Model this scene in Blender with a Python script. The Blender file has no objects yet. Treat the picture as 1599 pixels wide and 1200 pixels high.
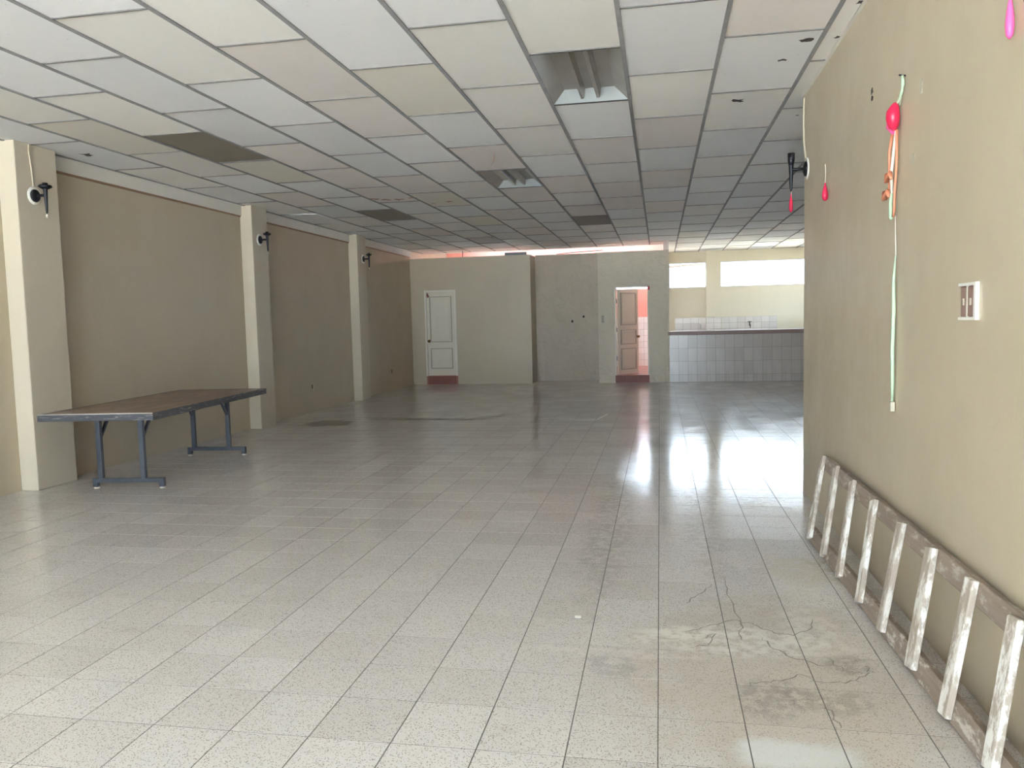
import bpy, bmesh, math, random
from mathutils import Vector, Matrix

random.seed(7)
S = bpy.context.scene
COL = S.collection

# ------------------------------------------------------------------ camera
FPX, YAW, PITCH, ROLL, CAMH = 1236.98, 0.185763, 0.078574, -0.024568, 1.444
def cam_axes():
    f = Vector((-math.sin(YAW)*math.cos(PITCH), math.cos(YAW)*math.cos(PITCH), -math.sin(PITCH)))
    r = Vector((math.cos(YAW), math.sin(YAW), 0)); u = r.cross(f)
    c, s = math.cos(ROLL), math.sin(ROLL)
    return c*r + s*u, -s*r + c*u, f
CR, CU, CF = cam_axes()
cd = bpy.data.cameras.new('camera'); cam = bpy.data.objects.new('camera', cd); COL.objects.link(cam)
cd.sensor_fit = 'HORIZONTAL'; cd.sensor_width = 36; cd.lens = FPX/1599*36; cd.clip_start = .05; cd.clip_end = 400
cam.matrix_world = Matrix(((CR.x, CU.x, -CF.x, 0), (CR.y, CU.y, -CF.y, 0), (CR.z, CU.z, -CF.z, CAMH), (0, 0, 0, 1)))
S.camera = cam
def project(p):
    d = Vector(p) - Vector((0, 0, CAMH)); z = d.dot(CF)
    if z <= .05: return None
    return 799.5 + FPX*d.dot(CR)/z, 600 - FPX*d.dot(CU)/z

# ------------------------------------------------------------------ sky and exposure
w = bpy.data.worlds.new('overcast_sky'); S.world = w; w.use_nodes = True
bg = w.node_tree.nodes['Background']; bg.inputs[0].default_value = (.70, .85, 1, 1); bg.inputs[1].default_value = 1.0
sl = bpy.data.lights.new('hazy_sun', 'SUN'); sl.energy = 17.0; sl.angle = math.radians(8); sl.color = (.90, .96, 1)
sun = bpy.data.objects.new('hazy_sun', sl); COL.objects.link(sun); sun.location = (0, 10, 30)
sun.rotation_euler = Vector((-.10, -.46, -.88)).to_track_quat('-Z', 'Y').to_euler()   # high sun behind the building
S.view_settings.view_transform = 'Standard'; S.view_settings.look = 'None'
S.view_settings.gamma = 1; S.view_settings.use_curve_mapping = False
S.view_settings.exposure = 4.33
S.cycles.max_bounces = 14; S.cycles.diffuse_bounces = 8; S.cycles.glossy_bounces = 4
S.cycles.caustics_reflective = False; S.cycles.caustics_refractive = False
S.cycles.sample_clamp_indirect = 6

# ------------------------------------------------------------------ node helpers
class NT:
    def __init__(s, name):
        s.m = bpy.data.materials.new(name); s.m.use_nodes = True; s.t = s.m.node_tree; s.b = s.t.nodes['Principled BSDF']
    def n(s, typ, **kw):
        x = s.t.nodes.new(typ)
        for k, v in kw.items(): setattr(x, k, v)
        return x
    def put(s, sock, v):
        if isinstance(v, bpy.types.NodeSocket): s.t.links.new(v, sock)
        else: sock.default_value = v
    def math(s, op, a, b=0., clamp=False):
        x = s.n('ShaderNodeMath', operation=op, use_clamp=clamp); s.put(x.inputs[0], a); s.put(x.inputs[1], b); return x.outputs[0]
    def mix(s, fac, a, b, blend='MIX'):
        x = s.n('ShaderNodeMix', data_type='RGBA', blend_type=blend); s.put(x.inputs[0], fac); s.put(x.inputs[6], a); s.put(x.inputs[7], b); return x.outputs[2]
    def noise(s, vec, scale, detail=3, rough=.55, dist=0.):
        x = s.n('ShaderNodeTexNoise'); s.t.links.new(vec, x.inputs['Vector']); x.inputs['Scale'].default_value = scale
        x.inputs['Detail'].default_value = detail; x.inputs['Roughness'].default_value = rough; x.inputs['Distortion'].default_value = dist
        return x.outputs[0]
    def ramp(s, v, a, b, lo=0., hi=1.):
        x = s.n('ShaderNodeMapRange'); x.interpolation_type = 'SMOOTHSTEP'; s.put(x.inputs[0], v)
        for i, q in ((1, a), (2, b), (3, lo), (4, hi)): x.inputs[i].default_value = q
        return x.outputs[0]
    def obj(s): return s.n('ShaderNodeTexCoord').outputs['Object']
    def pos(s): return s.n('ShaderNodeNewGeometry').outputs['Position']
    def scale(s, vec, v):
        x = s.n('ShaderNodeVectorMath', operation='MULTIPLY'); s.t.links.new(vec, x.inputs[0]); x.inputs[1].default_value = v; return x.outputs[0]
    def bump(s, h, strength, dist=.01):
        x = s.n('ShaderNodeBump'); x.inputs['Strength'].default_value = strength; x.inputs['Distance'].default_value = dist
        s.t.links.new(h, x.inputs['Height']); s.t.links.new(x.outputs[0], s.b.inputs['Normal'])
    def col(s, v): s.put(s.b.inputs['Base Color'], v)
    def rough(s, v): s.put(s.b.inputs['Roughness'], v)
def c4(r, g, b):
    f = lambda v: (v/255/12.92) if v <= 10 else ((v/255+.055)/1.055)**2.4
    return (f(r), f(g), f(b), 1)

def mat_plain(name, rgb, rough=.6, metal=0., var=.08, scale=6., bump=0., bscale=60.):
    t = NT(name); v = t.obj(); base = c4(*rgb); dark = tuple(x*(1-var*2) for x in base[:3])+(1,)
    t.col(t.mix(t.noise(v, scale), dark, tuple(min(1, x*(1+var)) for x in base[:3])+(1,)))
    t.rough(rough); t.b.inputs['Metallic'].default_value = metal
    if bump: t.bump(t.noise(v, bscale, 4), bump, .01)
    return t.m
def mat_paint(name, rgb, rough=.42, bump=.08, grime=.12, plaster=0.):
    t = NT(name); p = t.pos(); base = c4(*rgb)
    dark = (base[0]*.80, base[1]*.79, base[2]*.76, 1); lite = (min(1, base[0]*1.06), min(1, base[1]*1.06), min(1, base[2]*1.08), 1)
    n1 = t.noise(p, .8, 4); n2 = t.noise(t.scale(p, (6, 6, .7)), 1.0, 3)
    c = t.mix(t.ramp(n1, .35, .7), base, lite); c = t.mix(t.math('MULTIPLY', t.ramp(n2, .5, .8), grime*1.2), c, dark)
    t.col(c); t.rough(t.ramp(t.noise(p, 2.2, 3), .3, .7, rough-.05, rough+.12)); t.b.inputs['Specular IOR Level'].default_value = .45
    h = t.noise(p, 9, 5)
    if plaster: h = t.math('ADD', t.math('MULTIPLY', t.noise(p, 5, 6, .65, 1.2), plaster), h)
    t.bump(h, bump, .05)
    return t.m

M = {}
M['cream'] = mat_paint('cream_wall_paint', (191, 179, 155), rough=.38)
M['pillar'] = mat_paint('cream_pillar_paint', (200, 190, 170), rough=.5)
M['plaster'] = mat_paint('rough_cream_plaster', (217, 208, 189), rough=.42, bump=.6, plaster=1.2, grime=.16)
M['plaster2'] = mat_paint('recess_shade_plaster', (198, 187, 170), rough=.42, bump=.6, plaster=1.2, grime=.2)  # same plaster tinted darker, shade put in so the recess edge shows
M['white_wall'] = mat_paint('pale_wall_paint', (222, 214, 190), rough=.6)
M['pink'] = mat_paint('coral_pink_paint', (240, 164, 146), rough=.55, grime=.05)
M['pinkwhite'] = mat_paint('pinkish_white_paint', (240, 222, 214), rough=.6, grime=.05)
M['fascia'] = mat_plain('white_fascia_paint', (230, 227, 220), .55, var=.06, scale=3)
M['brownline'] = mat_plain('brown_moulding_paint', (150, 120, 92), .6)
M['concrete'] = mat_plain('pale_concrete', (182, 180, 176), .85, var=.12, scale=1.2)
M['soil'] = mat_plain('dark_bare_soil', (96, 92, 82), .9, var=.15, scale=.8)
M['roof'] = mat_plain('grey_roof_slab', (200, 196, 190), .85, var=.08, scale=1.0)
M['tee'] = mat_plain('grey_ceiling_tee', (158, 158, 160), .9, var=.16, scale=9)
M['tee'].node_tree.nodes['Principled BSDF'].inputs['Specular IOR Level'].default_value = .08
M['joint'] = mat_plain('dark_cross_tee', (120, 118, 118), .9, var=.18, scale=8)
M['metal'] = mat_plain('dull_sheet_metal', (176, 174, 168), .36, .25, var=.12, scale=5)
M['metal2'] = mat_plain('pale_sheet_metal', (206, 214, 216), .3, .3, var=.08, scale=5)
M['black'] = mat_plain('black_gap', (24, 24, 24), .7)
M['iron'] = mat_plain('black_wrought_iron', (34, 36, 42), .45, .4, var=.15, scale=30)
M['steel'] = mat_plain('blue_grey_painted_steel', (70, 75, 84), .42, .2, var=.16, scale=18)
M['white'] = mat_plain('white_paint', (232, 230, 222), .45, var=.04)
M['doorwhite'] = mat_plain('off_white_door_paint', (222, 214, 198), .42, var=.05, scale=3)
M['framewhite'] = mat_plain('white_door_frame_paint', (228, 222, 210), .45, var=.04)
M['mould'] = mat_plain('door_moulding_shade', (184, 176, 162), .5, var=.08, scale=4)  # grey stands in for the shadow lines around the door panels
M['brass'] = mat_plain('brass', (120, 92, 50), .3, .9)
M['redtile'] = mat_plain('red_clay_tile', (142, 86, 76), .5, var=.16, scale=6)
M['redfloor'] = mat_plain('red_clay_floor', (170, 112, 98), .4, var=.1, scale=3)
M['ctop'] = mat_plain('mauve_brown_counter_paint', (156, 134, 128), .45, var=.08, scale=2)
M['grout'] = mat_plain('grey_grout', (104, 100, 96), .8)
M['balloon'] = mat_plain('red_pink_rubber', (214, 36, 78), .35, var=.06)
M['pinkrubber'] = mat_plain('hot_pink_rubber', (255, 96, 160), .35, var=.06)
M['thread'] = mat_plain('white_thread', (216, 210, 198), .7)
M['green'] = mat_plain('pale_green_ribbon', (190, 214, 186), .5, var=.08, scale=14)
M['orange'] = mat_plain('orange_ribbon', (232, 150, 116), .5, var=.08)
M['brownplate'] = mat_plain('brown_plate', (150, 122, 112), .45)
M['crack'] = mat_plain('dark_crack', (128, 121, 112), .8)
M['scuff'] = mat_plain('pale_scuff', (190, 184, 177), .6, var=.15, scale=30)
M['damp'] = mat_plain('brownish_floor_stain', (126, 116, 106), .3, var=.12, scale=8)
M['smudge'] = mat_plain('black_smudge', (72, 68, 66), .8, var=.3, scale=60)
M['stain'] = mat_plain('rust_stain', (172, 130, 120), .8, var=.2, scale=40)
M['palestain'] = mat_plain('pale_paint_mark', (196, 190, 172), .6, var=.1, scale=40)
M['panel'] = mat_plain('dull_olive_brown_panel', (136, 129, 116), .6, var=.06, scale=3)
M['panel2'] = mat_plain('dull_tan_panel', (150, 134, 114), .6, var=.06, scale=3)
M['alu'] = mat_plain('grey_aluminium', (190, 192, 194), .4, .3)

def mat_ctile(name, rgb, groove=True):
    t = NT(name); v = t.obj(); oi = t.n('ShaderNodeObjectInfo').outputs['Random']; base = c4(*rgb)
    c = t.mix(oi, tuple(x*.90 for x in base[:3])+(1,), base)
    s = t.noise(t.scale(v, (40, 40, 2)), 1.0, 3)
    t.col(t.mix(t.math('MULTIPLY', t.ramp(s, .48, .7), .30 if groove else .1), c, tuple(x*.62 for x in base[:3])+(1,)))
    t.rough(.22); t.bump(s, .05, .01); return t.m
M['ctile'] = mat_ctile('marbled_white_tile', (214, 208, 202))
M['btile'] = mat_ctile('plain_white_tile', (232, 226, 218), False)

def mat_ceiltile(name, rgb):
    t = NT(name); v = t.pos(); oi = t.n('ShaderNodeObjectInfo').outputs['Random']; base = c4(*rgb)
    c = t.mix(oi, tuple(x*.92 for x in base[:3])+(1,), tuple(min(1, x*1.03) for x in base[:3])+(1,))
    c = t.mix(t.math('MULTIPLY', t.ramp(t.noise(v, 2.3, 4), .45, .75), .16), c, tuple(x*.78 for x in base[:3])+(1,))
    c = t.mix(t.math('MULTIPLY', t.ramp(t.noise(v, 26, 5, .7), .67, .72), .35), c, (.25, .24, .23, 1))
    t.col(c); t.rough(.85); t.bump(t.noise(v, 90, 3), .12, .004); return t.m
M['ct0'] = mat_ceiltile('ceiling_tile_cool_white', (236, 237, 239))
M['ct1'] = mat_ceiltile('ceiling_tile_warm_white', (238, 236, 233))
M['ct2'] = mat_ceiltile('ceiling_tile_pinkish', (234, 228, 225))
M['ct3'] = mat_ceiltile('ceiling_tile_cream', (228, 224, 215))

def mat_glass():
    t = NT('clear_window_glass'); nt = t.t; out = nt.nodes['Material Output']
    tr = t.n('ShaderNodeBsdfTransparent'); gl = t.n('ShaderNodeBsdfGlossy'); gl.inputs['Roughness'].default_value = .03
    fr = t.n('ShaderNodeFresnel'); fr.inputs[0].default_value = 1.45; mx = t.n('ShaderNodeMixShader')
    nt.links.new(fr.outputs[0], mx.inputs[0]); nt.links.new(tr.outputs[0], mx.inputs[1]); nt.links.new(gl.outputs[0], mx.inputs[2])
    nt.links.new(mx.outputs[0], out.inputs[0]); return t.m
M['glass'] = mat_glass()

FP, FX0, FY0 = .3035, -.020, 3.116       # floor tile pitch and joint anchors
def mat_floor():
    t = NT('worn_terrazzo_tile'); p = t.pos()
    sep = t.n('ShaderNodeSeparateXYZ'); t.t.links.new(p, sep.inputs[0]); X, Y = sep.outputs[0], sep.outputs[1]
    ix = t.math('FLOOR', t.math('DIVIDE', t.math('SUBTRACT', X, FX0), FP)); iy = t.math('FLOOR', t.math('DIVIDE', t.math('SUBTRACT', Y, FY0), FP))
    cmb = t.n('ShaderNodeCombineXYZ'); t.t.links.new(ix, cmb.inputs[0]); t.t.links.new(iy, cmb.inputs[1])
    wn = t.n('ShaderNodeTexWhiteNoise'); t.t.links.new(cmb.outputs[0], wn.inputs[0])
    c = t.mix(wn.outputs[0], c4(204, 200, 197), c4(215, 212, 210))
    vor = t.n('ShaderNodeTexVoronoi'); t.t.links.new(p, vor.inputs['Vector']); vor.inputs['Scale'].default_value = 185
    chip = t.ramp(vor.outputs['Distance'], .34, .52)
    sc = t.n('ShaderNodeSeparateColor'); t.t.links.new(vor.outputs['Color'], sc.inputs[0])
    c = t.mix(t.math('MULTIPLY', t.math('SUBTRACT', 1., chip), t.ramp(sc.outputs[0], .52, .62)), c, c4(146, 136, 127))
    c = t.mix(t.math('MULTIPLY', t.math('SUBTRACT', 1., chip), t.ramp(sc.outputs[1], .62, .72, 0, .8)), c, c4(224, 220, 214))
    g = t.ramp(t.noise(p, .55, 4), .42, .72); c = t.mix(t.math('MULTIPLY', g, .12), c, c4(160, 150, 142))
    g2 = t.ramp(t.noise(t.scale(p, (1, 2.2, 1)), 2.1, 6, .65), .58, .72); c = t.mix(t.math('MULTIPLY', g2, .2), c, c4(158, 148, 138))
    dn = t.noise(p, 5.5, 5, .65); dn2 = t.noise(p, 17, 4, .6)
    def spot(x, y, rx, ry, soft=.35):
        dx = t.math('DIVIDE', t.math('SUBTRACT', X, x), rx); dy = t.math('DIVIDE', t.math('SUBTRACT', Y, y), ry)
        d = t.math('SQRT', t.math('ADD', t.math('MULTIPLY', dx, dx), t.math('MULTIPLY', dy, dy)))
        d = t.math('ADD', d, t.math('MULTIPLY', t.math('SUBTRACT', dn, .5), 1.6))
        return t.ramp(d, 1-soft, 1+soft, 1., 0.)
    for (x, y, rx, ry, col, k, brk) in (
        (.52, 3.25, .62, .85, (180, 166, 142), .38, 0), (.30, 3.55, .40, .16, (232, 230, 224), .6, 1), (.08, 3.62, .13, .08, (228, 226, 216), .8, 1),
        (.42, 2.62, .17, .10, (222, 226, 226), .75, 0), (.66, 3.7, .12, .30, (226, 222, 214), .5, 1), (.40, 3.02, .12, .16, (130, 124, 118), .4, 1),
        (.62, 3.02, .16, .10, (130, 124, 116), .36, 1), (.80, 4.62, .22, .26, (164, 150, 108), .5, 1), (.74, 4.5, .16, .42, (228, 224, 214), .45, 1), (-.22, 3.25, .10, .14, (150, 150, 156), .35, 1),
        (-.18, 3.36, .38, .05, (226, 220, 214), .4, 1), (.75, 3.35, .10, .10, (126, 120, 116), .4, 1), (.28, 5.7, .14, 1.2, (150, 142, 134), .22, 1), (-.35, 5.6, .16, 1.6, (150, 142, 134), .32, 1), (.6, 6.6, .5, .5, (150, 142, 130), .3, 1)):
        m = spot(x, y, rx, ry)
        if brk: m = t.math('MULTIPLY', m, t.ramp(dn2, .38, .58))
        c = t.mix(t.math('MULTIPLY', m, k), c, c4(*col))
    t.col(c)
    r = t.ramp(t.noise(t.scale(p, (1.5, 1, 1)), 1.6, 4), .3, .75, .11, .18)
    worn = t.ramp(Y, 1.5, 6.5, 1., 0.)
    t.rough(t.math('ADD', r, t.math('MULTIPLY', worn, .06)))
    t.b.inputs['Specular IOR Level'].default_value = .55
    h = t.math('ADD', t.math('MULTIPLY', t.noise(t.scale(p, (1, 1, 1)), 4.5, 3), .5), t.math('MULTIPLY', wn.outputs[0], .0))
    t.bump(h, .035, .03)
    return t.m
M['floor'] = mat_floor()

def mat_wood(name, brown, paint, amt):
    t = NT(name); v = t.obj(); oi = t.n('ShaderNodeObjectInfo').outputs['Random']
    sh = t.n('ShaderNodeVectorMath', operation='ADD'); t.t.links.new(v, sh.inputs[0])
    cx = t.n('ShaderNodeCombineXYZ'); t.t.links.new(t.math('MULTIPLY', oi, 30.), cx.inputs[0]); t.t.links.new(cx.outputs[0], sh.inputs[1]); v = sh.outputs[0]
    g = t.noise(t.scale(v, (3, 60, 60)), 1., 4); base = c4(*brown)
    c = t.mix(g, tuple(x*.6 for x in base[:3])+(1,), tuple(x*1.25 for x in base[:3])+(1,))
    pm = t.ramp(t.noise(t.scale(v, (9, 22, 22)), 1., 6, .7), .55-amt*.25, .68-amt*.25)
    t.col(t.mix(t.math('MULTIPLY', pm, t.ramp(oi, 0, 1, .55, 1.)), c, c4(*paint))); t.rough(.75); t.bump(g, .3, .004); return t.m
M['rail'] = mat_wood('weathered_brown_wood', (148, 134, 121), (198, 190, 180), .12)
M['rung'] = mat_wood('paint_splashed_wood', (178, 166, 152), (230, 228, 222), .42)
def mat_ply():
    t = NT('worn_brown_hardboard'); v = t.obj()
    n = t.noise(t.scale(v, (3, 1.1, 1)), 2.0, 5); c = t.mix(t.ramp(n, .3, .7), c4(128, 106, 94), c4(158, 136, 120))
    c = t.mix(t.math('MULTIPLY', t.ramp(t.noise(v, 3.2, 6, .7), .6, .72), .5), c, c4(168, 152, 138)); t.col(c); t.rough(.38); return t.m
M['ply'] = mat_ply()
def mat_edge():
    t = NT('chipped_dark_edge_paint'); v = t.obj()
    c = t.mix(t.ramp(t.noise(t.scale(v, (4, 4, 60)), 1.6, 6, .7), .56, .66), c4(66, 68, 74), c4(178, 170, 160)); t.col(c); t.rough(.5); return t.m
M['edge'] = mat_edge()

# ------------------------------------------------------------------ mesh helpers
QUADS = [(0, 3, 2, 1), (4, 5, 6, 7), (0, 1, 5, 4), (1, 2, 6, 5), (2, 3, 7, 6), (3, 0, 4, 7)]
def boxes_mesh(name, bl):
    V, Fc = [], []
    for x0, x1, y0, y1, z0, z1 in bl:
        k = len(V); V += [(x0, y0, z0), (x1, y0, z0), (x1, y1, z0), (x0, y1, z0), (x0, y0, z1), (x1, y0, z1), (x1, y1, z1), (x0, y1, z1)]
        Fc += [tuple(k+i for i in q) for q in QUADS]
    me = bpy.data.meshes.new(name); me.from_pydata(V, [], Fc); me.update(); return me
def link(name, me, mat, parent=None, loc=None, mw=None):
    o = bpy.data.objects.new(name, me); COL.objects.link(o)
    if mat is not None and len(me.materials) == 0: me.materials.append(mat)
    if parent is not None: o.parent = parent
    if loc is not None: o.location = loc
    if mw is not None: o.matrix_local = mw
    return o
def boxo(name, b, mat, parent=None, bevel=0.):
    bl = [b] if not isinstance(b, list) else b
    me = boxes_mesh(name, bl)
    if bevel:
        bm = bmesh.new(); bm.from_mesh(me); bmesh.ops.bevel(bm, geom=bm.edges[:], offset=bevel, segments=2, affect='EDGES', profile=.5); bm.to_mesh(me); bm.free()
    return link(name, me, mat, parent)
def smooth(me):
    for p in me.polygons: p.use_smooth = True
def tube_mesh(name, pts, rad, seg=8, closed=False):
    """pts: list of points, rad: number or list"""
    bm = bmesh.new(); P = [Vector(p) for p in pts]; n = len(P); R = rad if isinstance(rad, (list, tuple)) else [rad]*n
    rings = []
    for i in range(n):
        a = P[max(i-1, 0)]; b = P[min(i+1, n-1)]; d = (b-a).normalized()
        u = d.cross(Vector((0, 0, 1))) if abs(d.z) < .9 else d.cross(Vector((1, 0, 0))); u.normalize(); v = d.cross(u)
        rings.append([bm.verts.new(P[i] + R[i]*(math.cos(2*math.pi*k/seg)*u + math.sin(2*math.pi*k/seg)*v)) for k in range(seg)])
    for i in range(n-1):
        for k in range(seg):
            bm.faces.new((rings[i][k], rings[i][(k+1) % seg], rings[i+1][(k+1) % seg], rings[i+1][k]))
    bm.faces.new(rings[0][::-1]); bm.faces.new(rings[-1]); bmesh.ops.recalc_face_normals(bm, faces=bm.faces[:])
    me = bpy.data.meshes.new(name); bm.to_mesh(me); bm.free(); smooth(me); return me
def tube(name, pts, rad, mat, parent=None, seg=8): return link(name, tube_mesh(name, pts, rad, seg), mat, parent)
def bar(name, p0, p1, wdt, thk, side, mat, parent=None, bevel=.003):
    """a plank from p0 to p1; side is the direction of its width"""
    p0, p1 = Vector(p0), Vector(p1); x = (p1-p0); L = x.length; x.normalize(); y = Vector(side); y = (y - x*y.dot(x)).normalized(); z = x.cross(y)
    me = boxes_mesh(name, [(-L/2, L/2, -wdt/2, wdt/2, -thk/2, thk/2)])
    bm = bmesh.new(); bm.from_mesh(me); bmesh.ops.bevel(bm, geom=bm.edges[:], offset=bevel, segments=1, affect='EDGES'); bm.to_mesh(me); bm.free()
    c = (p0+p1)/2; mw = Matrix(((x.x, y.x, z.x, c.x), (x.y, y.y, z.y, c.y), (x.z, y.z, z.z, c.z), (0, 0, 0, 1)))
    return link(name, me, mat, parent, mw=mw)
def tag(o, label=None, cat=None, group=None, kind=None):
    if label: o['label'] = label
    if cat: o['category'] = cat
    if group: o['group'] = group
    if kind: o['kind'] = kind
    return o
def empty(name, loc=(0, 0, 0), rz=0.):
    o = bpy.data.objects.new(name, None); COL.objects.link(o); o.location = loc; o.rotation_euler = (0, 0, rz); o.empty_display_size = .1; return o
def struct(name, b, mat, label, parent=None): return tag(boxo(name, b, mat, parent), label, kind='structure')
def flat(name, pts, mat, parent=None):
    """a flat patch: polygon fan from outline points"""
    me = bpy.data.meshes.new(name); me.from_pydata([tuple(p) for p in pts], [], [tuple(range(len(pts)))]); me.update(); return link(name, me, mat, parent)
def blob(cx, cy, rx, ry, n=14, seed=0, jag=.35):
    r = random.Random(seed); ph = [r.uniform(1-jag, 1+jag) for _ in range(n)]
    return [(cx+rx*ph[i]*math.cos(2*math.pi*i/n), cy+ry*ph[i]*math.sin(2*math.pi*i/n)) for i in range(n)]

# ------------------------------------------------------------------ dimensions
XL, XR, YF = -5.80, 1.14, -6.6           # left wall, right wall, open shop front
XR2, YC, YB, ZC = 5.0, 6.72, 21.5, 3.165  # far right wall, end of right wall, window wall, ceiling
YE = 18.96                                # tiled ceiling ends here above the toilets
ROOF = 3.75
WZ0, WZ1 = 2.22, 2.873

# ------------------------------------------------------------------ setting: slabs and walls
ground = struct('ground', (-40, 40, -45, 45, -.36, -.17), M['soil'], 'dark bare ground around the building')
front_walk = struct('forecourt', (-30, 30, -40, YF, -.17, -.02), M['concrete'], 'pale concrete forecourt before the open shop front')

floor = empty('floor'); tag(floor, 'worn speckled terrazzo tile floor of the long hall', kind='structure')
boxo('screed', [(XL, XR+.2, YF, 6.72, -.16, -.0012), (XL, XR2, 6.72, YB, -.16, -.0012)], M['grout'], floor)

def wall_open(axis_lo, axis_hi, y0, y1, zlo, zhi, openings):
    """boxes of a wall along X with rectangular openings (x0,x1,z0,z1), sorted"""
    out = []; x = axis_lo
    for a, b, c, d in openings:
        if a > x: out.append((x, a, y0, y1, zlo, zhi))
        if c > zlo: out.append((a, b, y0, y1, zlo, c))
        if d < zhi: out.append((a, b, y0, y1, d, zhi))
        x = b
    if x < axis_hi: out.append((x, axis_hi, y0, y1, zlo, zhi))
    return out
struct('wall_left', (XL-.15, XL, YF, YB+.15, -.16, ROOF), M['cream'], 'long cream painted wall on the left with pillars')
struct('wall_right', (XR, XR+.2, YF, YC, -.16, ROOF), M['cream'], 'cream painted wall on the right with a ladder leaning along it')
struct('wall_right_return', (XR+.2, XR2+.15, YC-.2, YC, -.16, ROOF), M['cream'], 'cream wall turning right behind the corner')
struct('wall_far_right', [(XR2, XR2+.15, YC, 19.3, -.16, ROOF), (XR2, XR2+.15, 21.2, YB+.15, -.16, ROOF), (XR2, XR2+.15, 19.3, 21.2, -.16, 1.5), (XR2, XR2+.15, 19.3, 21.2, 2.7, ROOF)], M['cream'], 'cream wall at the right end of the bar')
struct('wall_back', wall_open(.21, XR2, YB, YB+.15, -.16, ROOF, [(.25, 1.20, WZ0, WZ1), (1.57, 4.7, WZ0, WZ1)]), M['white_wall'], 'pale back wall with high windows behind the tiled bar')
struct('wall_bathroom', wall_open(XL, .21, YB, YB+.15, -.16, ROOF, [(-5.2, -3.4, WZ0, WZ1), (-1.15, .02, WZ0, WZ1)]), M['pink'], 'coral pink wall of the washroom seen through the open door')
# shop front: side piers and lintel, open between
struct('wall_front', wall_open(XL-.15, XR+.2, YF-.2, YF, -.16, ROOF, [(XL+.1, XR-.1, -.16, 3.12)]), M['cream'], 'shop front wall with a wide open doorway')
# toilets block: partitions that stop short of the ceiling
struct('wall_partition_left', wall_open(XL, -2.92, 18.15, 18.27, 0, 2.975, [(-5.47, -4.70, 0, 2.225)]) + [(-3.04, -2.92, 18.27, 18.9, 0, 2.975)], M['cream'], 'cream partition wall with a closed white door')
struct('wall_partition_middle', (-2.92, -1.25, 18.9, 19.0, 0, 3.01), M['plaster2'], 'set back rough plastered partition between the two doors')
struct('wall_partition_right', wall_open(-1.37, .21, 18.08, 18.20, 0, 2.95, [(-1.0, -.24, 0, 2.175)]) + [(-1.37, -1.25, 18.20, 18.9, 0, 2.95)], M['plaster'], 'rough plastered partition around the open white door')
struct('wall_bathroom_side', (.09, .21, 18.20, YB, 0, ROOF), M['pinkwhite'], 'wall between washroom and bar')
struct('floor_bathroom', [(XL, -3.04, 18.27, YB, -.004, .17), (-3.04, -1.25, 19.0, YB, -.004, .17), (-1.25, .09, 18.20, YB, -.004, .17)], M['redfloor'], 'raised red clay floor of the washrooms')
# roof; unseen skylight added to light the washrooms, upstand added to block sun
roof = struct('roof', [(XL-.15, XR2+.15, YF-.2, 20.5, ROOF, ROOF+.15), (XL-.15, XR2+.15, 21.2, YB+.15, ROOF, ROOF+.15), (XL-.15, -5.0, 20.5, 21.2, ROOF, ROOF+.15), (-.1, XR2+.15, 20.5, 21.2, ROOF, ROOF+.15), (XL-.15, .3, 21.2, 21.35, ROOF+.15, ROOF+2.0)], M['roof'], 'roof slab above the suspended ceiling, with an added skylight and sun-blocking upstand')
struct('trim_5', (XL, .09, YE, YE+.02, ZC, ROOF), M['pinkwhite'], 'pale board closing the ceiling void above the washroom partitions')

# pillars on the left wall and in the back wall
PIL = ((6.25, 6.75, 'nearest cream pillar on the left wall, behind the near end of the table'), (10.42, 10.86, 'middle cream pillar on the left wall beyond the far end of the table'), (14.37, 14.82, 'farthest cream pillar on the left wall near the closed white door'))
for a, b, lab in PIL:
    p = boxo('pillar', (XL, XL+.18, a, b, 0, ZC), M['pillar'], bevel=.008); tag(p, lab, 'pillar', 'pillars along the left wall')
p = boxo('pillar', (1.20, 1.57, YB-.10, YB, 0, ZC), M['white_wall']); tag(p, 'pale pillar between the two high windows behind the bar', 'pillar')

# white fascia board along the top of the left wall, bay by bay
ys = [YF, 6.25, 6.75, 10.42, 10.86, 14.37, 14.82, 18.15]
for k in range(4):
    a, b = ys[2*k], ys[2*k+1]
    t = empty('trim_%d' % (k+1)); tag(t, 'white fascia band under the ceiling along the left wall', kind='structure')
    boxo('fascia_board', (XL, XL+.03, a, b, 3.025, ZC-.008), M['fascia'], t)
    boxo('moulding', (XL, XL+.018, a, b, 3.005, 3.025), M['brownline'], t)

# windows
def window(idx, x0, x1, label, mull):
    t = empty('window_%d' % idx); tag(t, label, kind='structure'); y0 = YB+.03; fw = .018
    boxo('window_frame', [(x0, x1, y0, y0+.04, WZ0, WZ0+fw), (x0, x1, y0, y0+.04, WZ1-fw, WZ1), (x0, x0+fw, y0, y0+.04, WZ0+fw, WZ1-fw), (x1-fw, x1, y0, y0+.04, WZ0+fw, WZ1-fw)], M['alu'], t)
    xs = [x0+fw] + mull + [x1-fw]
    for a, b in zip(xs[:-1], xs[1:]): boxo('pane', (a, b, y0+.016, y0+.022, WZ0+fw, WZ1-fw), M['glass'], t)
window(1, .25, 1.20, 'narrow high window beside the washroom wall', [])
window(2, 1.57, 4.7, 'wide high window behind the right half of the bar', [3.1])
window(3, -1.15, .02, 'high washroom window seen above the open door', [])
window(4, -5.2, -3.4, 'high window of the closed washroom', [])
wr = tag(empty('window_5'), 'unseen side window added to light the right end of the bar', kind='structure')
boxo('pane', (XR2+.07, XR2+.076, 19.3, 21.2, 1.5, 2.7), M['glass'], wr)  # out-of-view opening, added to brighten the bar and back wall
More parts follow.
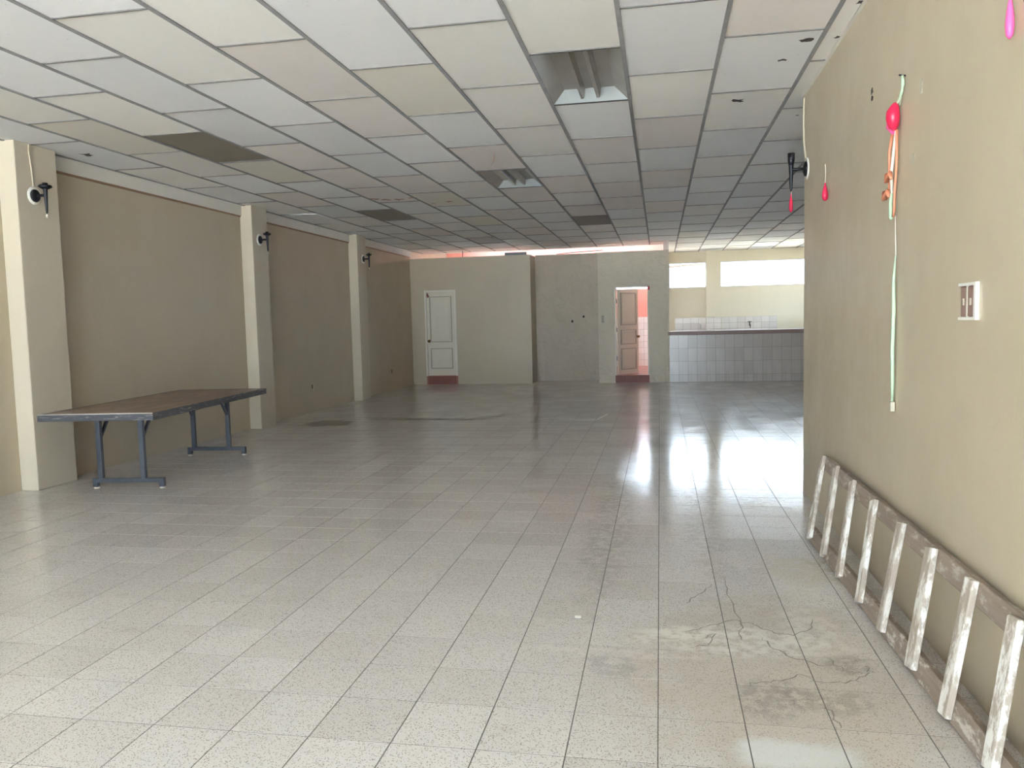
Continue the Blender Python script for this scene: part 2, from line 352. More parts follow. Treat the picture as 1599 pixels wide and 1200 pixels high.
eave = empty('roof_eave', (.75, YB+.6, 2.845)); tag(eave, 'dark roof edge outside the narrow high window', 'eave'); eave.rotation_euler = (0, -.055, 0)
boxo('board', (-.9, .42, -.05, .05, -.03, .03), M['black'], eave); boxo('bracket', (-.8, -.75, -.59, -.05, -.03, .03), M['black'], eave)

# ------------------------------------------------------------------ floor tiles
g = .0021
tm = boxes_mesh('tile', [(g, FP-g, g, FP-g, -.010, 0)])
bm = bmesh.new(); bm.from_mesh(tm)
bmesh.ops.bevel(bm, geom=[e for e in bm.edges if all(v.co.z > -.001 for v in e.verts)], offset=.0005, segments=1, affect='EDGES')
bm.to_mesh(tm); bm.free(); tm.materials.append(M['floor'])
cells = []
for i in range(-20, 18):
    for j in range(-34, 62):
        x, y = FX0+i*FP, FY0+j*FP
        if x+FP/2 > XR2 or x < XL-FP*.99 or y < YF-FP*.99 or y+.05 > YB: continue
        if x+FP/2 > XR+.05 and y+FP/2 < YC: continue
        if x+FP/2 < .21 and y+.1 > 18.9: continue
        cells.append((x, y))
def vis(c):
    pr = project((c[0]+FP/2, c[1]+FP/2, 0))
    return pr is not None and -60 < pr[0] < 1660 and pr[1] < 1260 and not (c[0] > XR)
near = sorted([c for c in cells if vis(c)], key=lambda c: c[0]**2+c[1]**2)[:300]
ns = set(near)
for x, y in near:
    o = link('tile', tm, None, floor, (x, y, 0))
V, Fc = [], []
for x, y in cells:
    if (x, y) in ns: continue
    a, b = max(x+g, XL+.002), min(x+FP-g, XR2); c, d = max(y+g, YF), min(y+FP-g, YB)
    if y < YC: b = min(b, XR) if x < XR else b
    k = len(V); V += [(a, c, -.01), (b, c, -.01), (b, d, -.01), (a, d, -.01), (a, c, 0), (b, c, 0), (b, d, 0), (a, d, 0)]
    Fc += [tuple(k+i for i in q) for q in QUADS]
me = bpy.data.meshes.new('far_tiles'); me.from_pydata(V, [], Fc); me.update()
tag(link('far_tiles', me, M['floor'], floor), kind='stuff')

# cracks and scuffs on the floor
def ribbon(name, pts, wdt, mat, z=.0008, seed=1):
    r = random.Random(seed); P = []
    for (a, b) in zip(pts[:-1], pts[1:]):
        for k in range(5):
            f = k/5; P.append(Vector((a[0]+(b[0]-a[0])*f + r.uniform(-.012, .012)*(k > 0), a[1]+(b[1]-a[1])*f + r.uniform(-.012, .012)*(k > 0), z)))
    P.append(Vector((*pts[-1], z))); L, R_ = [], []
    for i, p in enumerate(P):
        d = (P[min(i+1, len(P)-1)]-P[max(i-1, 0)]).normalized(); nrm = Vector((-d.y, d.x, 0)); ww = wdt*r.uniform(.5, 1.2)*(.3 if i in (0, len(P)-1) else 1)
        L.append(p+nrm*ww/2); R_.append(p-nrm*ww/2)
    n = len(P); me = bpy.data.meshes.new(name); me.from_pydata([tuple(v) for v in L+R_], [], [(i, n+i, n+i+1, i+1) for i in range(n-1)]); me.update()
    return link(name, me, mat, floor)
CRK = [[(.10, 3.63), (.20, 3.70), (.33, 3.80), (.42, 3.75), (.50, 3.66), (.58, 3.64), (.66, 3.72), (.70, 3.86)],
       [(.33, 4.45), (.34, 4.1), (.36, 3.75), (.345, 3.56)], [(.44, 3.60), (.46, 3.50), (.53, 3.40), (.66, 3.33)],
       [(.30, 3.10), (.38, 3.15), (.46, 3.17), (.54, 3.24), (.60, 3.18), (.70, 3.18), (.80, 3.27), (.83, 3.36)],
       [(.585, 3.0), (.60, 2.9), (.605, 2.82)], [(.67, 3.42), (.72, 3.30), (.80, 3.28)], [(.12, 4.0), (.20, 4.16), (.26, 4.3)], [(.17, 3.56), (.24, 3.62), (.20, 3.5), (.14, 3.46)]]
for k, c in enumerate(CRK): ribbon('crack', c, .006, M['crack'], seed=k)
for k, c in enumerate([[(-3.9, 11.35), (-3.3, 11.45), (-3.0, 11.95)], [(-2.9, 11.5), (-2.55, 11.75), (-2.2, 11.55)], [(-1.9, 11.45), (-1.5, 11.6), (-1.15, 11.4), (-.9, 11.45), (-.8, 12.1)], [(-4.9, 11.2), (-4.2, 11.45), (-3.6, 11.25)], [(-1.4, 11.35), (-.9, 11.35)]]):
    ribbon('scuff_line', c, .028 if k < 3 else .018, M['scuff'], seed=40+k)
for k, (x, y, rx, ry) in enumerate(((-4.9, 11.0, .35, .35), (-4.0, 11.55, .6, .10), (-3.3, 11.45, .5, .06))):
    flat('stain', [(a, b, .0006) for a, b in blob(x, y, rx, ry, 18, k, .25)], M['damp'], floor)
sc_ = tag(empty('plaster_chip', (-.405, 3.745, 0)), 'tiny white plaster chip on the floor tiles', 'chip')
boxo('fragment', (-.016, .016, -.011, .011, .0005, .007), M['white'], sc_, .003)

# ------------------------------------------------------------------ suspended ceiling
CX0, CPX, CY0, CPY = -.215, .612, 5.21, 1.25
ceiling = empty('ceiling'); tag(ceiling, 'suspended ceiling of off white panels on a grey grid', kind='structure')
PINK = {(-4, -1), (-4, 0), (-6, 1), (-6, 2), (-3, 2), (0, 1), (-1, 2), (1, -1), (-6, 3), (0, 3), (-2, 3), (-5, 3), (-1, 4), (-3, 4), (-4, 5), (-2, 5), (-8, 3), (-7, 7), (-4, 7), (0, 5), (-1, 5)}
FIX = {(-7, 1), (-7, 5), (-2, 6), (-6, 8), (-1, 0), (-3, 3)}
CREAM = {(-5, 4), (-7, 2), (-3, 0), (-8, 0), (-5, 6)}
full = {}
def cellbox(i, j):
    off = 0 if i % 2 else CPY/2
    return CX0+i*CPX, CX0+(i+1)*CPX, CY0+off+j*CPY, CY0+off+(j+1)*CPY
crossm = boxes_mesh('cross_tee', [(.010, CPX-.010, -.0075, .0075, ZC-.006, ZC)]); crossm.materials.append(M['joint'])
tile_meshes = {}
for i in range(-10, 9):
    for j in range(-11, 14):
        x0, x1, y0, y1 = cellbox(i, j)
        lim_y = YE if x0 < .21-.3 else YB
        lo_y = YF if x0 < XR else YC
        xa, xb = max(x0, XL), min(x1, XR2 if y1 > YC+.6 else XR2)
        ya, yb = max(y0, lo_y), min(y1, lim_y)
        if i == -1 and yb > YE: pass
        if xb-xa < .03 or yb-ya < .03: continue
        # the strip that meets the right wall
        if x1 > XR and y0 < YC and xa < XR:
            if yb <= YC+.05: xb = XR
        if yb > lo_y and y0 > lo_y and y0 < lim_y-.02:
            fr = (xb-xa)/CPX
            if fr > .97: link('cross_tee', crossm, None, ceiling, (x0, y0, 0))
            else: boxo('cross_tee', (xa+.01, xb-.01, y0-.0075, y0+.0075, ZC-.006, ZC), M['joint'], ceiling)
        if (i, j) in FIX: continue
        key = (round(xb-xa, 2), round(yb-ya, 2)); rr = random.Random(i*97+j*13)
        mk = 'ct2' if (i, j) in PINK else 'ct3' if (i, j) in CREAM else rr.choice(['ct0', 'ct0', 'ct0', 'ct1', 'ct1'])
        if (key, mk) not in tile_meshes:
            m = boxes_mesh('ceiling_tile', [(.004, xb-xa-.004, .004, yb-ya-.004, 0, .012)]); m.materials.append(M[mk]); tile_meshes[(key, mk)] = m
        o = link('ceiling_tile', tile_meshes[(key, mk)], None, ceiling, (xa, ya, ZC))
        o.rotation_euler = (rr.uniform(-.0016, .0016), rr.uniform(-.002, .002), 0)
        if (i, j) == (-9, 5): o.rotation_euler = (.006, .03, 0); o.location.z += -.004
for i in range(-9, 9):
    x = CX0+i*CPX
    if x > XR2-.05: continue
    lo = YF if x < XR else YC; hi = YE if x < .0 else YB
    boxo('main_runner', (x-.0135, x+.0135, lo, hi, ZC-.008, ZC), M['tee'], ceiling)
boxo('edge_angle', [(XL+.03, XL+.05, YF, YE, ZC-.008, ZC-.002), (XR-.02, XR, YF, YC, ZC-.01, ZC-.001)], M['fascia'], ceiling)
boxo('ceiling_tile', (.212, CX0+CPX-.004, YE+.004, YB-.004, ZC, ZC+.012), M['ct1'], ceiling)
boxo('edge_angle', (XL+.06, .2, YE-.025, YE, ZC-.02, ZC-.001), M['fascia'], ceiling)

def ceilmark(px, py, r, mat, seed, nm='smudge'):
    d = CF*FPX + CR*(px-799.5) + CU*(600-py); k = (ZC-.0022-CAMH)/d.z; x, y = d.x*k, d.y*k
    flat(nm, [(a, b, ZC-.0022) for a, b in blob(x, y, r, r*1.1, 11, seed, .6)][::-1], mat, ceiling)
for k, (px, py, r) in enumerate(((1258, 63, .035), (1152, 157, .045), (1221, 94, .022), (135, 242, .055), (361, 274, .02), (1307, 58, .014), (1347, 4, .03), (1245, 180, .02))): ceilmark(px, py, r, M['smudge'], k)
for k, (px, py, r) in enumerate(((585, 311, .05), (604, 312, .06), (622, 312, .06), (642, 309, .05), (700, 315, .05), (676, 318, .03))): ceilmark(px, py, r, M['stain'], 20+k, 'rust_mark')
hk = tag(tube('ceiling_wire', [(-1.64, 8.05, ZC-.005), (-1.64, 8.06, ZC-.05), (-1.66, 8.03, ZC-.13)], [.004, .0035, .0035], M['brownplate']), 'short bent wire hanging from the ceiling before the second troffer light', 'wire')

# open troffer lights without tubes
def troffer(i, j, label):
    x0, x1, y0, y1 = cellbox(i, j); t = empty('troffer_light', ((x0+x1)/2, (y0+y1)/2, ZC)); hx, hy = CPX/2-.012, CPY/2-.012
    tag(t, label, 'ceiling light', 'open troffer lights in the ceiling'); D = .075; tx, ty = hx-.10, hy-.12
    def quad(nm, pts, mat, fl=False):
        me = bpy.data.meshes.new(nm); n = len(pts)
        P = [Vector(p) for p in pts]; nr = (P[1]-P[0]).cross(P[2]-P[0]).normalized()*.002
        me.from_pydata([tuple(p) for p in P]+[tuple(p+nr) for p in P], [], [tuple(range(n)), tuple(range(2*n-1, n-1, -1))]+[(k, (k+1) % n, n+(k+1) % n, n+k) for k in range(n)]); me.update(); return link(nm, me, mat, t)
    quad('reflector_top', [(-tx, -ty, D), (tx, -ty, D), (tx, ty, D), (-tx, ty, D)], M['metal'])
    quad('side_reflector', [(-hx, -hy, 0), (-tx, -ty, D), (-tx, ty, D), (-hx, hy, 0)], M['metal'])
    quad('side_reflector', [(hx, -hy, 0), (hx, hy, 0), (tx, ty, D), (tx, -ty, D)], M['metal'])
    quad('end_plate', [(-hx, hy, 0), (-tx, ty, D), (tx, ty, D), (hx, hy, 0)], M['metal2'])
    quad('end_plate', [(-hx, -hy, 0), (hx, -hy, 0), (tx, -ty, D), (-tx, -ty, D)], M['metal2'])
    for s in (-1, 1):
        me = bpy.data.meshes.new('lamp_channel'); cx = s*.062
        pr = [(cx-.03, D-.001), (cx-.012, D-.055), (cx+.012, D-.055), (cx+.03, D-.001)]; n = 4; ye = hy-.03
        me.from_pydata([(x, -ye, z) for x, z in pr]+[(x, ye, z) for x, z in pr], [], [(0, 1, 5, 4), (1, 2, 6, 5), (2, 3, 7, 6), (3, 0, 4, 7), (3, 2, 1, 0), (4, 5, 6, 7)]); me.update(); link('lamp_channel', me, M['metal'], t)
    boxo('rim', [(-CPX/2+.004, -hx, -hy, hy, -.006, .02), (hx, CPX/2-.004, -hy, hy, -.006, .02), (-hx, hx, hy, hy+.01, -.006, .02), (-hx, hx, -hy-.01, -hy, -.006, .02)], M['black'], t)
troffer(-1, 0, 'large open metal troffer light nearest the viewer, tubes missing')
troffer(-3, 3, 'smaller looking open metal troffer light farther down the ceiling')
for (i, j, mk, lab) in ((-7, 1, 'panel', 'large dark olive brown ceiling panel above the table'), (-7, 5, 'panel', 'dark brown ceiling panel above the far left wall bay'), (-2, 6, 'panel', 'small dark ceiling panel farther along, right of the second troffer light'), (-6, 8, 'panel2', 'tan brown ceiling panel nearest the washroom partition')):
    x0, x1, y0, y1 = cellbox(i, j); t = tag(empty('ceiling_panel', ((x0+x1)/2, (y0+y1)/2, ZC)), lab, 'ceiling panel', 'dark panels in the ceiling grid')
    boxo('panel', (-CPX/2+.02, CPX/2-.02, -CPY/2+.02, CPY/2-.02, .002, .012), M[mk], t)
    boxo('panel_rim', [(-CPX/2+.006, -CPX/2+.02, -CPY/2+.01, CPY/2-.01, -.001, .014), (CPX/2-.02, CPX/2-.006, -CPY/2+.01, CPY/2-.01, -.001, .014), (-CPX/2+.02, CPX/2-.02, -CPY/2+.01, -CPY/2+.02, -.001, .014), (-CPX/2+.02, CPX/2-.02, CPY/2-.02, CPY/2-.01, -.001, .014)], M['joint'], t)

# thin wires over the washroom partitions
tag(tube('hanging_wire', [(-4.62, 18.6, ZC-.004), (-4.62, 18.6, 2.98)], .008, M['black']), 'short dark wire above the closed white door partition', 'wire')
tag(tube('sagging_cable', [(-2.4, 18.92, 3.02), (-2.0, 18.92, 3.045), (-1.55, 18.92, 3.06), (-1.30, 18.92, 3.07)], .008, M['black']), 'dark cable sagging along the top of the set back partition', 'cable')
tag(boxo('vent_opening', (-4.15, -3.55, YB-.02, YB, 3.22, 3.33), M['black']), 'black rectangular opening high behind the washroom partition', 'opening')

# ------------------------------------------------------------------ doors
def panel_leaf(parent, wd, z0, z1, panels, knob_x, flip=1):
    """a leaf from x=0..wd, thickness .04 in y (front at y=-.02)"""
    leaf = boxo('leaf', (0, wd, -.018, .018, z0, z1), M['doorwhite'], parent, .003)
    for a, b, c, d in panels:
        r = .022
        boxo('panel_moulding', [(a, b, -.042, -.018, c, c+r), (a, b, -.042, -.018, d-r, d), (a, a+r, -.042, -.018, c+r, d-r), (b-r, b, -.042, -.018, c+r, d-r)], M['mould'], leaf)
        boxo('raised_panel', (a+.06, b-.06, -.026, -.018, c+.06, d-.06), M['doorwhite'], leaf, .006)
    pts = [(knob_x, -.018, 1.03), (knob_x, -.03, 1.03), (knob_x, -.045, 1.03), (knob_x, -.062, 1.03), (knob_x, -.085, 1.03), (knob_x, -.095, 1.03)]
    tube('knob', pts, [.034, .03, .014, .026, .03, .012], M['brass'], leaf, 12)
    return leaf
d1 = tag(empty('door_1', (-5.47, 18.15, 0)), 'closed off white panelled door at the back left', kind='structure')
boxo('door_frame', [(0, .045, -.02, .12, .20, 2.225), (.725, .77, -.02, .12, .20, 2.225), (.045, .725, -.02, .12, 2.18, 2.225)], M['framewhite'], d1, .004)
lf = panel_leaf(d1, .676, .21, 2.178, [(.07, .606, 1.0, 2.08), (.07, .606, .37, .86)], .045); lf.location = (.047, .03, 0)
st = tag(empty('door_step', (-5.085, 18.15, 0)), 'low red clay tile step under the closed white door', 'step')
boxo('step_block', (-.385, .385, 0.01, .12, 0, .198), M['redfloor'], st)
for a in (-.34, .002): boxo('tile', (a, a+.336, -.012, .01, .004, .196), M['redtile'], st, .003)
bal = tag(empty('balloon_scrap', (-5.385, 18.15, 2.08)), 'dark red balloon scrap at the top corner of the closed door', 'balloon')
boxo_ = tube('rubber', [(0, -.03, .09), (0, -.035, .05), (.01, -.035, 0), (.012, -.033, -.03)], [.005, .02, .032, .004], M['redtile'], bal)
d2 = tag(empty('door_2', (-1.0, 18.08, 0)), 'open off white panelled door beside the bar', kind='structure')
boxo('door_frame', [(0, .03, -.015, .12, .17, 2.175), (.73, .76, -.015, .12, .17, 2.175), (.03, .73, -.015, .12, 2.145, 2.175)], M['framewhite'], d2, .003)
lf = panel_leaf(d2, .685, .18, 2.12, [(.08, .605, 1.30, 2.04), (.08, .605, .86, 1.20), (.08, .605, .28, .77)], .64); lf.location = (.05, .135, 0); lf.rotation_euler = (0, 0, math.radians(50))
for z in (.55, 1.2, 1.85): boxo('hinge', (.028, .046, .085, .118, z-.05, z+.05), M['steel'], d2)
st = tag(empty('door_step', (-.62, 18.08, 0)), 'low red clay tile step under the open white door', 'step')
boxo('step_block', (-.38, .38, 0.01, .12, 0, .17), M['redfloor'], st)
for k in range(3): boxo('tile', (-.375+k*.252, -.375+k*.252+.246, -.012, .01, .004, .168), M['redtile'], st, .003)
tag(tube('red_tape_tag', [(-.235, 18.07, 2.16), (-.235, 18.068, 2.12), (-.235, 18.068, 2.08)], [.012, .02, .016], M['balloon']), 'small red tag at the top right corner of the open door', 'tag')
sw = tag(empty('light_switch', (-1.27, 18.08, 1.45)), 'small switch plate on the plaster left of the open door', 'switch')
boxo('plate', (-.035, .035, -.008, 0, -.09, .09), M['palestain'], sw, .003)
for z in (-.05, .0, .05): boxo('toggle', (-.012, .012, -.016, -.008, z-.014, z+.014), M['brownplate'], sw)
# washroom wall tiles (white), low part of the pink wall
bt = tag(empty('wall_tiling', (0, YB, 0)), 'white wall tiling on the washroom wall seen through the open door', 'tiling')
tmb = boxes_mesh('tile', [(.002, .160, -.010, 0, .002, .162)]); tmb.materials.append(M['btile'])
boxo('tile_bed', (-1.25, .08, -.004, 0, .171, .171+8*.164), M['grout'], bt)
for i in range(8):
    for j in range(8): link('tile', tmb, None, bt, (-1.23+i*.162, 0, .171+j*.164))

# ------------------------------------------------------------------ bar counter
bar_ = tag(empty('bar_counter', (.21, 18.08, 0)), 'long bar counter faced with white tiles and a mauve top', 'counter')
L = XR2-.21-.002
boxo('counter_body', (0, L, 0, .14, 0, 1.052), M['grout'], bar_)
boxo('counter_top', [(.004, L, -.06, .56, 1.052, 1.136), (-.03, .004, -.06, -.008, 1.052, 1.136)], M['ctop'], bar_, .006)
ROWS = ((.004, .168), (.172, .462), (.466, .756), (.760, 1.048)); pw = .2
for zi, (a, b) in enumerate(ROWS):
    m = boxes_mesh('tile', [(.002, pw-.002, -.010, 0, a, b)]); m.materials.append(M['ctile'])
    for k in range(int(L/pw)): link('tile', m, None, bar_, (k*pw, 0 if zi else .006, 0))
bs = tag(empty('backsplash', (.33, YB, 0)), 'low white tile splashback on the wall behind the bar', 'tiling')
boxo('tile_bed', [(.066, .866, -.004, 0, .83, 1.43), (.868, 1.242, -.104, -.10, .83, 1.43), (1.26, 2.66, -.004, 0, .83, 1.43)], M['grout'], bs)
m = boxes_mesh('tile', [(.002, .198, -.011, -.003, .002, .148)]); m.materials.append(M['btile'])
m2 = boxes_mesh('tile', [(.002, .185, -.011, -.003, .002, .148)]); m2.materials.append(M['btile'])
for j in range(4):
    for k in range(4): link('tile', m, None, bs, (k*.2+.066, 0, .83+j*.15))
    for k in range(2): link('tile', m2, None, bs, (.868+k*.187, -.10, .83+j*.15))
    for k in range(7): link('tile', m, None, bs, (1.26+k*.2, 0, .83+j*.15))
for x, mt, lab in ((1.06, 'white', 'white tap on the splashback left of the back pillar'), (2.30, 'iron', 'dark tap on the splashback right of the back pillar')):
    f = tag(empty('faucet', (x, YB-.012, 1.2)), lab, 'tap', 'taps behind the bar')
    tube('spout', [(0, 0, .0), (0, -.10, .02), (0, -.16, .0), (0, -.17, -.06)], [.014, .013, .012, .012], M[mt], f)
    tube('riser', [(0, -.03, 0), (0, -.03, .09)], .012, M[mt], f); boxo('handle', (-.05, .05, -.04, -.02, .085, .10), M[mt], f, .003)

# ------------------------------------------------------------------ folding table
TZ = .727
tb = tag(empty('trestle_table', (-4.995, 7.355, 0), .102), 'long brown topped table on blue grey steel trestle legs', 'table')
TW, TL = 1.065, 2.53
top = boxo('table_top', (-TW/2+.02, TW/2-.02, -TL/2+.02, TL/2-.02, TZ-.030, TZ), M['ply'], tb)
boxo('edge_band', [(-TW/2, TW/2, -TL/2, -TL/2+.02, TZ-.062, TZ+.001), (-TW/2, TW/2, TL/2-.02, TL/2, TZ-.062, TZ+.001), (-TW/2, -TW/2+.02, -TL/2+.02, TL/2-.02, TZ-.062, TZ+.001), (TW/2-.02, TW/2, -TL/2+.02, TL/2-.02, TZ-.062, TZ+.001)], M['edge'], top, .002)
tube('edge_trim', [(-TW/2, -TL/2-.002, TZ+.001), (TW/2, -TL/2-.002, TZ+.001)], .006, M['scuff'], top, 6)
for y, s in ((-.93, 1), (.86, -1)):
    boxo('foot_bar', (-.26, .42, y-.022, y+.022, .055, .095), M['steel'], tb, .003)
    for x in (-.238, .398):
        f = boxo('foot', (x-.022, x+.022, y-.022, y+.022, .014, .056), M['steel'], tb, .003)
        tube('rubber_pad', [(x, y, 0), (x, y, .016)], [.026, .022], M['thread'], f, 12)
    for x in (-.185, .225):
        lg = boxo('leg', (x-.022, x+.022, y-.022, y+.022, .094, TZ-.031), M['steel'], tb, .003)
        bar('brace', (x, y+s*.02, TZ-.26), (x, y+s*.20, TZ-.035), .025, .025, (1, 0, 0), M['steel'], tb)
    boxo('top_rail', (-.24, .40, y-.02, y+.02, TZ-.062, TZ-.0305), M['steel'], tb, .002)
boxo('side_rail', [(-.44, -.41, -1.15, 1.15, TZ-.06, TZ-.0305), (.41, .44, -1.15, 1.15, TZ-.06, TZ-.0305)], M['steel'], tb)

# ------------------------------------------------------------------ wooden ladder lying on its edge against the right wall
TOP = [(1.02, 5.41, .515), (1.03, 5.03, .47), (1.04, 4.63, .47), (1.05, 4.20, .478), (1.06, 3.76, .495), (1.07, 3.37, .50), (1.08, 2.97, .504), (1.09, 2.62, .475)]
BOT = [(.895, 5.17, .03), (.905, 4.79, .03), (.93, 4.42, .03), (.943, 4.03, .03), (.952, 3.67, .03), (.955, 3.28, .03), (.975, 2.92, .03), (1.0, 2.56, .03)]
ld = tag(empty('wooden_ladder', (1.0, 3.4, 0)), 'weathered wooden ladder lying on its side against the right wall', 'ladder')
o0 = Vector((1.0, 3.4, 0)); nv = Vector((-.97, 0, .24)).normalized(); upv = Vector((.24, 0, .97)).normalized()
ra, rb = Vector((1.065, 5.50, .468)), Vector((1.116, 1.15, .445))
bar('rail', ra-o0, rb-o0, .082, .036, upv, M['rail'], ld)
ba, bb = Vector((.945, 5.28, .047)), Vector((1.055, 1.15, .047))
bar('rail', ba-o0, bb-o0, .085, .036, upv, M['rail'], ld)
def on_line(a, b, y): return a+(b-a)*((y-a.y)/(b.y-a.y))
for k, (tp, bo) in enumerate(zip(TOP + [(0, 2.22, 0), (0, 1.83, 0), (0, 1.44, 0)], BOT + [(0, 2.2, 0), (0, 1.82, 0), (0, 1.44, 0)])):
    P = on_line(ra, rb, tp[1])+nv*.031; Q = on_line(ba, bb, bo[1])+nv*.031; d = (P-Q).normalized()
    P = P+d*random.uniform(.032, .05); Q = Q-d*random.uniform(.02, .036); Q.z = max(Q.z, .004)
    bar('rung', Q-o0, P-o0, (.07, .072, .068, .066, .07, .085, .074, .075, .07, .07, .07)[k], .024, (0, 1, 0), M['rung'], ld)

# ------------------------------------------------------------------ wall sconces
def sconce(name, x, y, z, sx, label, cross):
    t = tag(empty(name, (x, y, z)), label, 'wall lamp', 'black iron wall sconces')
    tube('wall_plate', [(0, 0, 0), (sx*.008, 0, 0)], [.085, .08], M['white'], t, 20)
    tube('back_plate', [(sx*.008, 0, .0), (sx*.020, 0, 0), (sx*.03, 0, 0)], [.06, .055, .03], M['iron'], t, 16)
    tube('arm', [(sx*.025, 0, 0), (sx*.12, 0, 0)], .013, M['iron'], t)
    s = tube('torch_stem', [(sx*.12, 0, -.17), (sx*.12, 0, -.15), (sx*.12, 0, .02), (sx*.12, 0, .07), (sx*.12, 0, .11)], [.004, .011, .018, .022, .024], M['iron'], t, 10)
    if cross:
        tube('cup', [(sx*.12, 0, .055), (sx*.12, 0, .072), (sx*.12, 0, .088)], [.03, .06, .055], M['iron'], s, 8)
        tube('bulb_base', [(sx*.12, 0, -.205), (sx*.12, 0, -.19), (sx*.12, 0, -.172)], [.008, .012, .006], M['thread'], s, 8)
    else:
        tube('cup', [(sx*.12, 0, .03), (sx*.12, 0, .07), (sx*.12, 0, .125)], [.018, .026, .028], M['iron'], s, 12)
sconce('wall_sconce', XL+.18, 6.45, 2.70, 1, 'black iron wall sconce on the nearest left pillar', True)
sconce('wall_sconce', XL+.18, 10.62, 2.70, 1, 'black iron wall sconce on the middle left pillar', True)
sconce('wall_sconce', XL+.18, 14.66, 2.72, 1, 'black iron wall sconce on the farthest left pillar', True)
sconce('wall_sconce', XR, 6.60, 2.575, -1, 'black iron wall sconce at the end of the right wall', False)
# loose cable up the nearest pillar and over the right sconce
tag(tube('sconce_cable', [(XL+.187, 6.44, 2.78), (XL+.187, 6.43, 2.95), (XL+.187, 6.41, 3.10), (XL+.187, 6.42, 3.155)], .007, M['pillar']), 'painted cable above the sconce on the nearest left pillar', 'cable')
tag(tube('sconce_cable', [(XR-.007, 6.63, 2.66), (XR-.012, 6.68, 2.80), (XR-.012, 6.70, 3.0), (XR-.007, 6.70, 3.14)], .007, M['pillar']), 'painted cable above the sconce on the right wall', 'cable')

# ------------------------------------------------------------------ balloons and ribbons on the right wall
def balloon(x, y, ztop, zbot, rad, zthread, mat, label):
    t = tag(empty('deflated_balloon', (x, y, zbot)), label, 'balloon', 'deflated balloons hanging on the right'); H = ztop-zbot
    tube('rubber', [(0, 0, 0), (0, 0, H*.08), (0, 0, H*.3), (0, 0, H*.55), (0, 0, H*.8), (0, 0, H*.92), (0, 0, H)], [rad*.2, rad*.8, rad, rad*.82, rad*.45, rad*.22, rad*.34], M[mat], t, 12)
    if zthread: tube('thread', [(0, 0, H), (rad*.15, 0, (H+zthread-zbot)/2), (0, 0, zthread-zbot)], .003, M['thread'], t, 6)
balloon(XR-.022, 5.80, 2.335, 2.215, .021, 2.46, 'balloon', 'small red deflated balloon on a thread against the right wall')
balloon(XR-.12, 6.60, 2.385, 2.245, .016, 2.41, 'balloon', 'small red deflated balloon hanging under the right wall sconce')
balloon(XR-.022, 2.89, 2.46, 2.315, .014, 2.62, 'pinkrubber', 'hot pink deflated balloon at the top right edge of the picture')
rb = tag(empty('ribbon_garland', (XR, 4.12, 0)), 'pale green and orange ribbon strand with a pink balloon tied on the right wall', 'garland')
X = -.014
tube('nail', [(0, -.04, 2.545), (-.03, -.04, 2.55)], .004, M['iron'], rb, 6)
tube('ribbon', [(X, -.04, 2.545), (X, -.06, 2.50), (X-.01, -.02, 2.44), (X-.01, .01, 2.42)], .007, M['green'], rb, 6)
tube('ribbon', [(X, -.04, 2.545), (X, -.045, 2.48), (X-.005, -.01, 2.42)], .007, M['green'], rb, 6)
tube('balloon', [(X-.02, .0, 2.435), (X-.02, .0, 2.42), (X-.03, -.005, 2.39), (X-.03, -.005, 2.36), (X-.025, 0, 2.32), (X-.02, .0, 2.305)], [.008, .019, .030, .031, .022, .004], M['balloon'], rb, 14)
tube('balloon', [(X-.015, .045, 2.40), (X-.02, .045, 2.37), (X-.02, .04, 2.33), (X-.018, .03, 2.295)], [.006, .024, .028, .006], M['pinkrubber'], rb, 12)
tube('ribbon', [(X-.01, .07, 2.31), (X-.02, .085, 2.22), (X-.014, .10, 2.13), (X-.012, .10, 2.02)], .0075, M['orange'], rb, 6)
tube('ribbon', [(X-.01, .01, 2.31), (X-.016, .03, 2.20), (X-.02, .05, 2.10), (X-.012, .055, 2.02)], .008, M['thread'], rb, 6)
tube('ribbon', [(X-.01, .0, 2.31), (X-.01, .0, 2.15), (X-.012, .015, 2.02), (X-.012, .02, 1.93), (X-.012, .035, 1.905)], .006, M['orange'], rb, 6)
tube('ribbon', [(X-.012, .06, 2.05), (X-.014, .075, 1.97), (X-.014, .08, 1.91), (X-.014, .06, 1.90)], .0085, M['green'], rb, 6)
for (yy, zz) in ((.06, 2.09), (.10, 2.01)):
    tube('bow', [(X-.03, yy+.05, zz-.01), (X-.03, yy+.025, zz+.022), (X-.034, yy, zz-.004), (X-.03, yy-.03, zz+.022), (X-.03, yy-.05, zz-.008)], [.006, .012, .015, .012, .006], M['orange'], rb, 8)
tube('string', [(X, .045, 1.91), (X, .03, 1.72)], .003, M['thread'], rb, 6)
tube('long_ribbon', [(X, .03, 1.72), (X-.004, .045, 1.60), (X, .05, 1.45), (X-.004, .052, 1.25), (X, .055, 1.08), (X, .058, 1.0)], [.003, .008, .0095, .0095, .009, .006], M['green'], rb, 6)
boxo('ribbon_end', (X-.012, X+.010, .04, .072, .955, 1.005), M['palestain'], rb, .004)

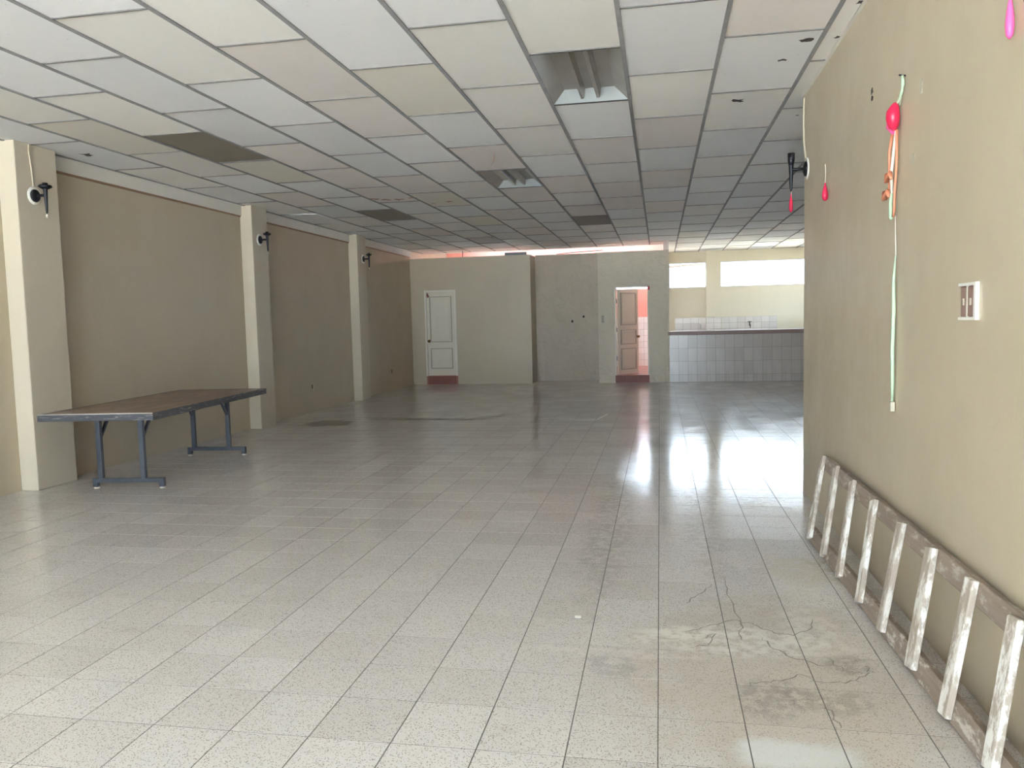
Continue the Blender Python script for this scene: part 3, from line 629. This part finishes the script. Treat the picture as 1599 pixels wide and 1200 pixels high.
# recessed double socket box, marks and nails on the right wall
bx = tag(empty('socket_box', (XR, 3.24, 1.478)), 'recessed double socket box with brown plates on the right wall', 'socket')
boxo('back_plate', (-.004, .0, -.075, .075, -.058, .058), M['brownplate'], bx)
for a in (-.062, .006): pl = boxo('socket_plate', (-.010, -.004, a, a+.056, -.055, .055), M['brownplate'], bx, .002); boxo('slot', (-.0125, -.010, a+.02, a+.036, -.014, .012), M['palestain'], pl)
boxo('plaster_rim', [(-.014, 0, -.092, -.070, -.07, .07), (-.012, 0, -.070, .085, .058, .070), (-.012, 0, -.070, .085, -.070, -.058)], M['white'], bx, .002)
boxo('divider', (-.012, -.004, -.005, .005, -.058, .058), M['palestain'], bx)
def wallmark(nm, y, z, ry, rz, mat, seed, lab, cat):
    pts = [(XR-.0015, a, b) for a, b in blob(y, z, ry, rz, 12, seed, .35)]
    V2 = pts+[(XR, p[1], p[2]) for p in pts]; n = len(pts)
    me = bpy.data.meshes.new(nm); me.from_pydata(V2, [], [tuple(range(n)), tuple(range(2*n-1, n-1, -1))]+[(k, n+k, n+(k+1) % n, (k+1) % n) for k in range(n)]); me.update()
    tag(link(nm, me, mat), lab, cat)
wallmark('wall_hole', 4.68, 2.640, .022, .016, M['smudge'], 3, 'upper half of a dark hole in the right wall left of the ribbon strand', 'hole')
wallmark('wall_hole', 4.68, 2.602, .020, .016, M['smudge'], 4, 'lower half of a dark hole in the right wall left of the ribbon strand', 'hole')
wallmark('wall_patch', 3.85, 2.43, .022, .028, M['palestain'], 5, 'pale filler patch right of the ribbon nail on the right wall', 'patch')
wallmark('wall_patch', 3.95, 2.14, .034, .028, M['palestain'], 6, 'pale filler patch right of the orange bow on the right wall', 'patch')

# sockets on the left wall
for y, lab in ((12.54, 'small beige socket on the left wall between middle and farthest pillars'), (16.6, 'small beige socket on the left wall beyond the farthest pillar')):
    s = tag(empty('wall_socket', (XL, y, .43)), lab, 'socket', 'sockets low on the left wall')
    boxo('plate', (0, .008, -.06, .06, -.045, .045), M['pillar'], s, .003); boxo('socket_insert', (.008, .014, -.05, -.01, -.035, .035), M['brass'], s, .002)
# two nail holes on the set back partition
for k, (x, z) in enumerate(((-2.05, 1.42), (-1.78, 1.52))):
    o = flat('nail_hole', [(a, 18.8985, b) for a, b in blob(x, z, .028, .03, 10, 60+k, .3)], M['smudge']); tag(o, ('lower dark nail hole' if k == 0 else 'upper dark nail hole') + ' in the set back plastered partition', 'hole')
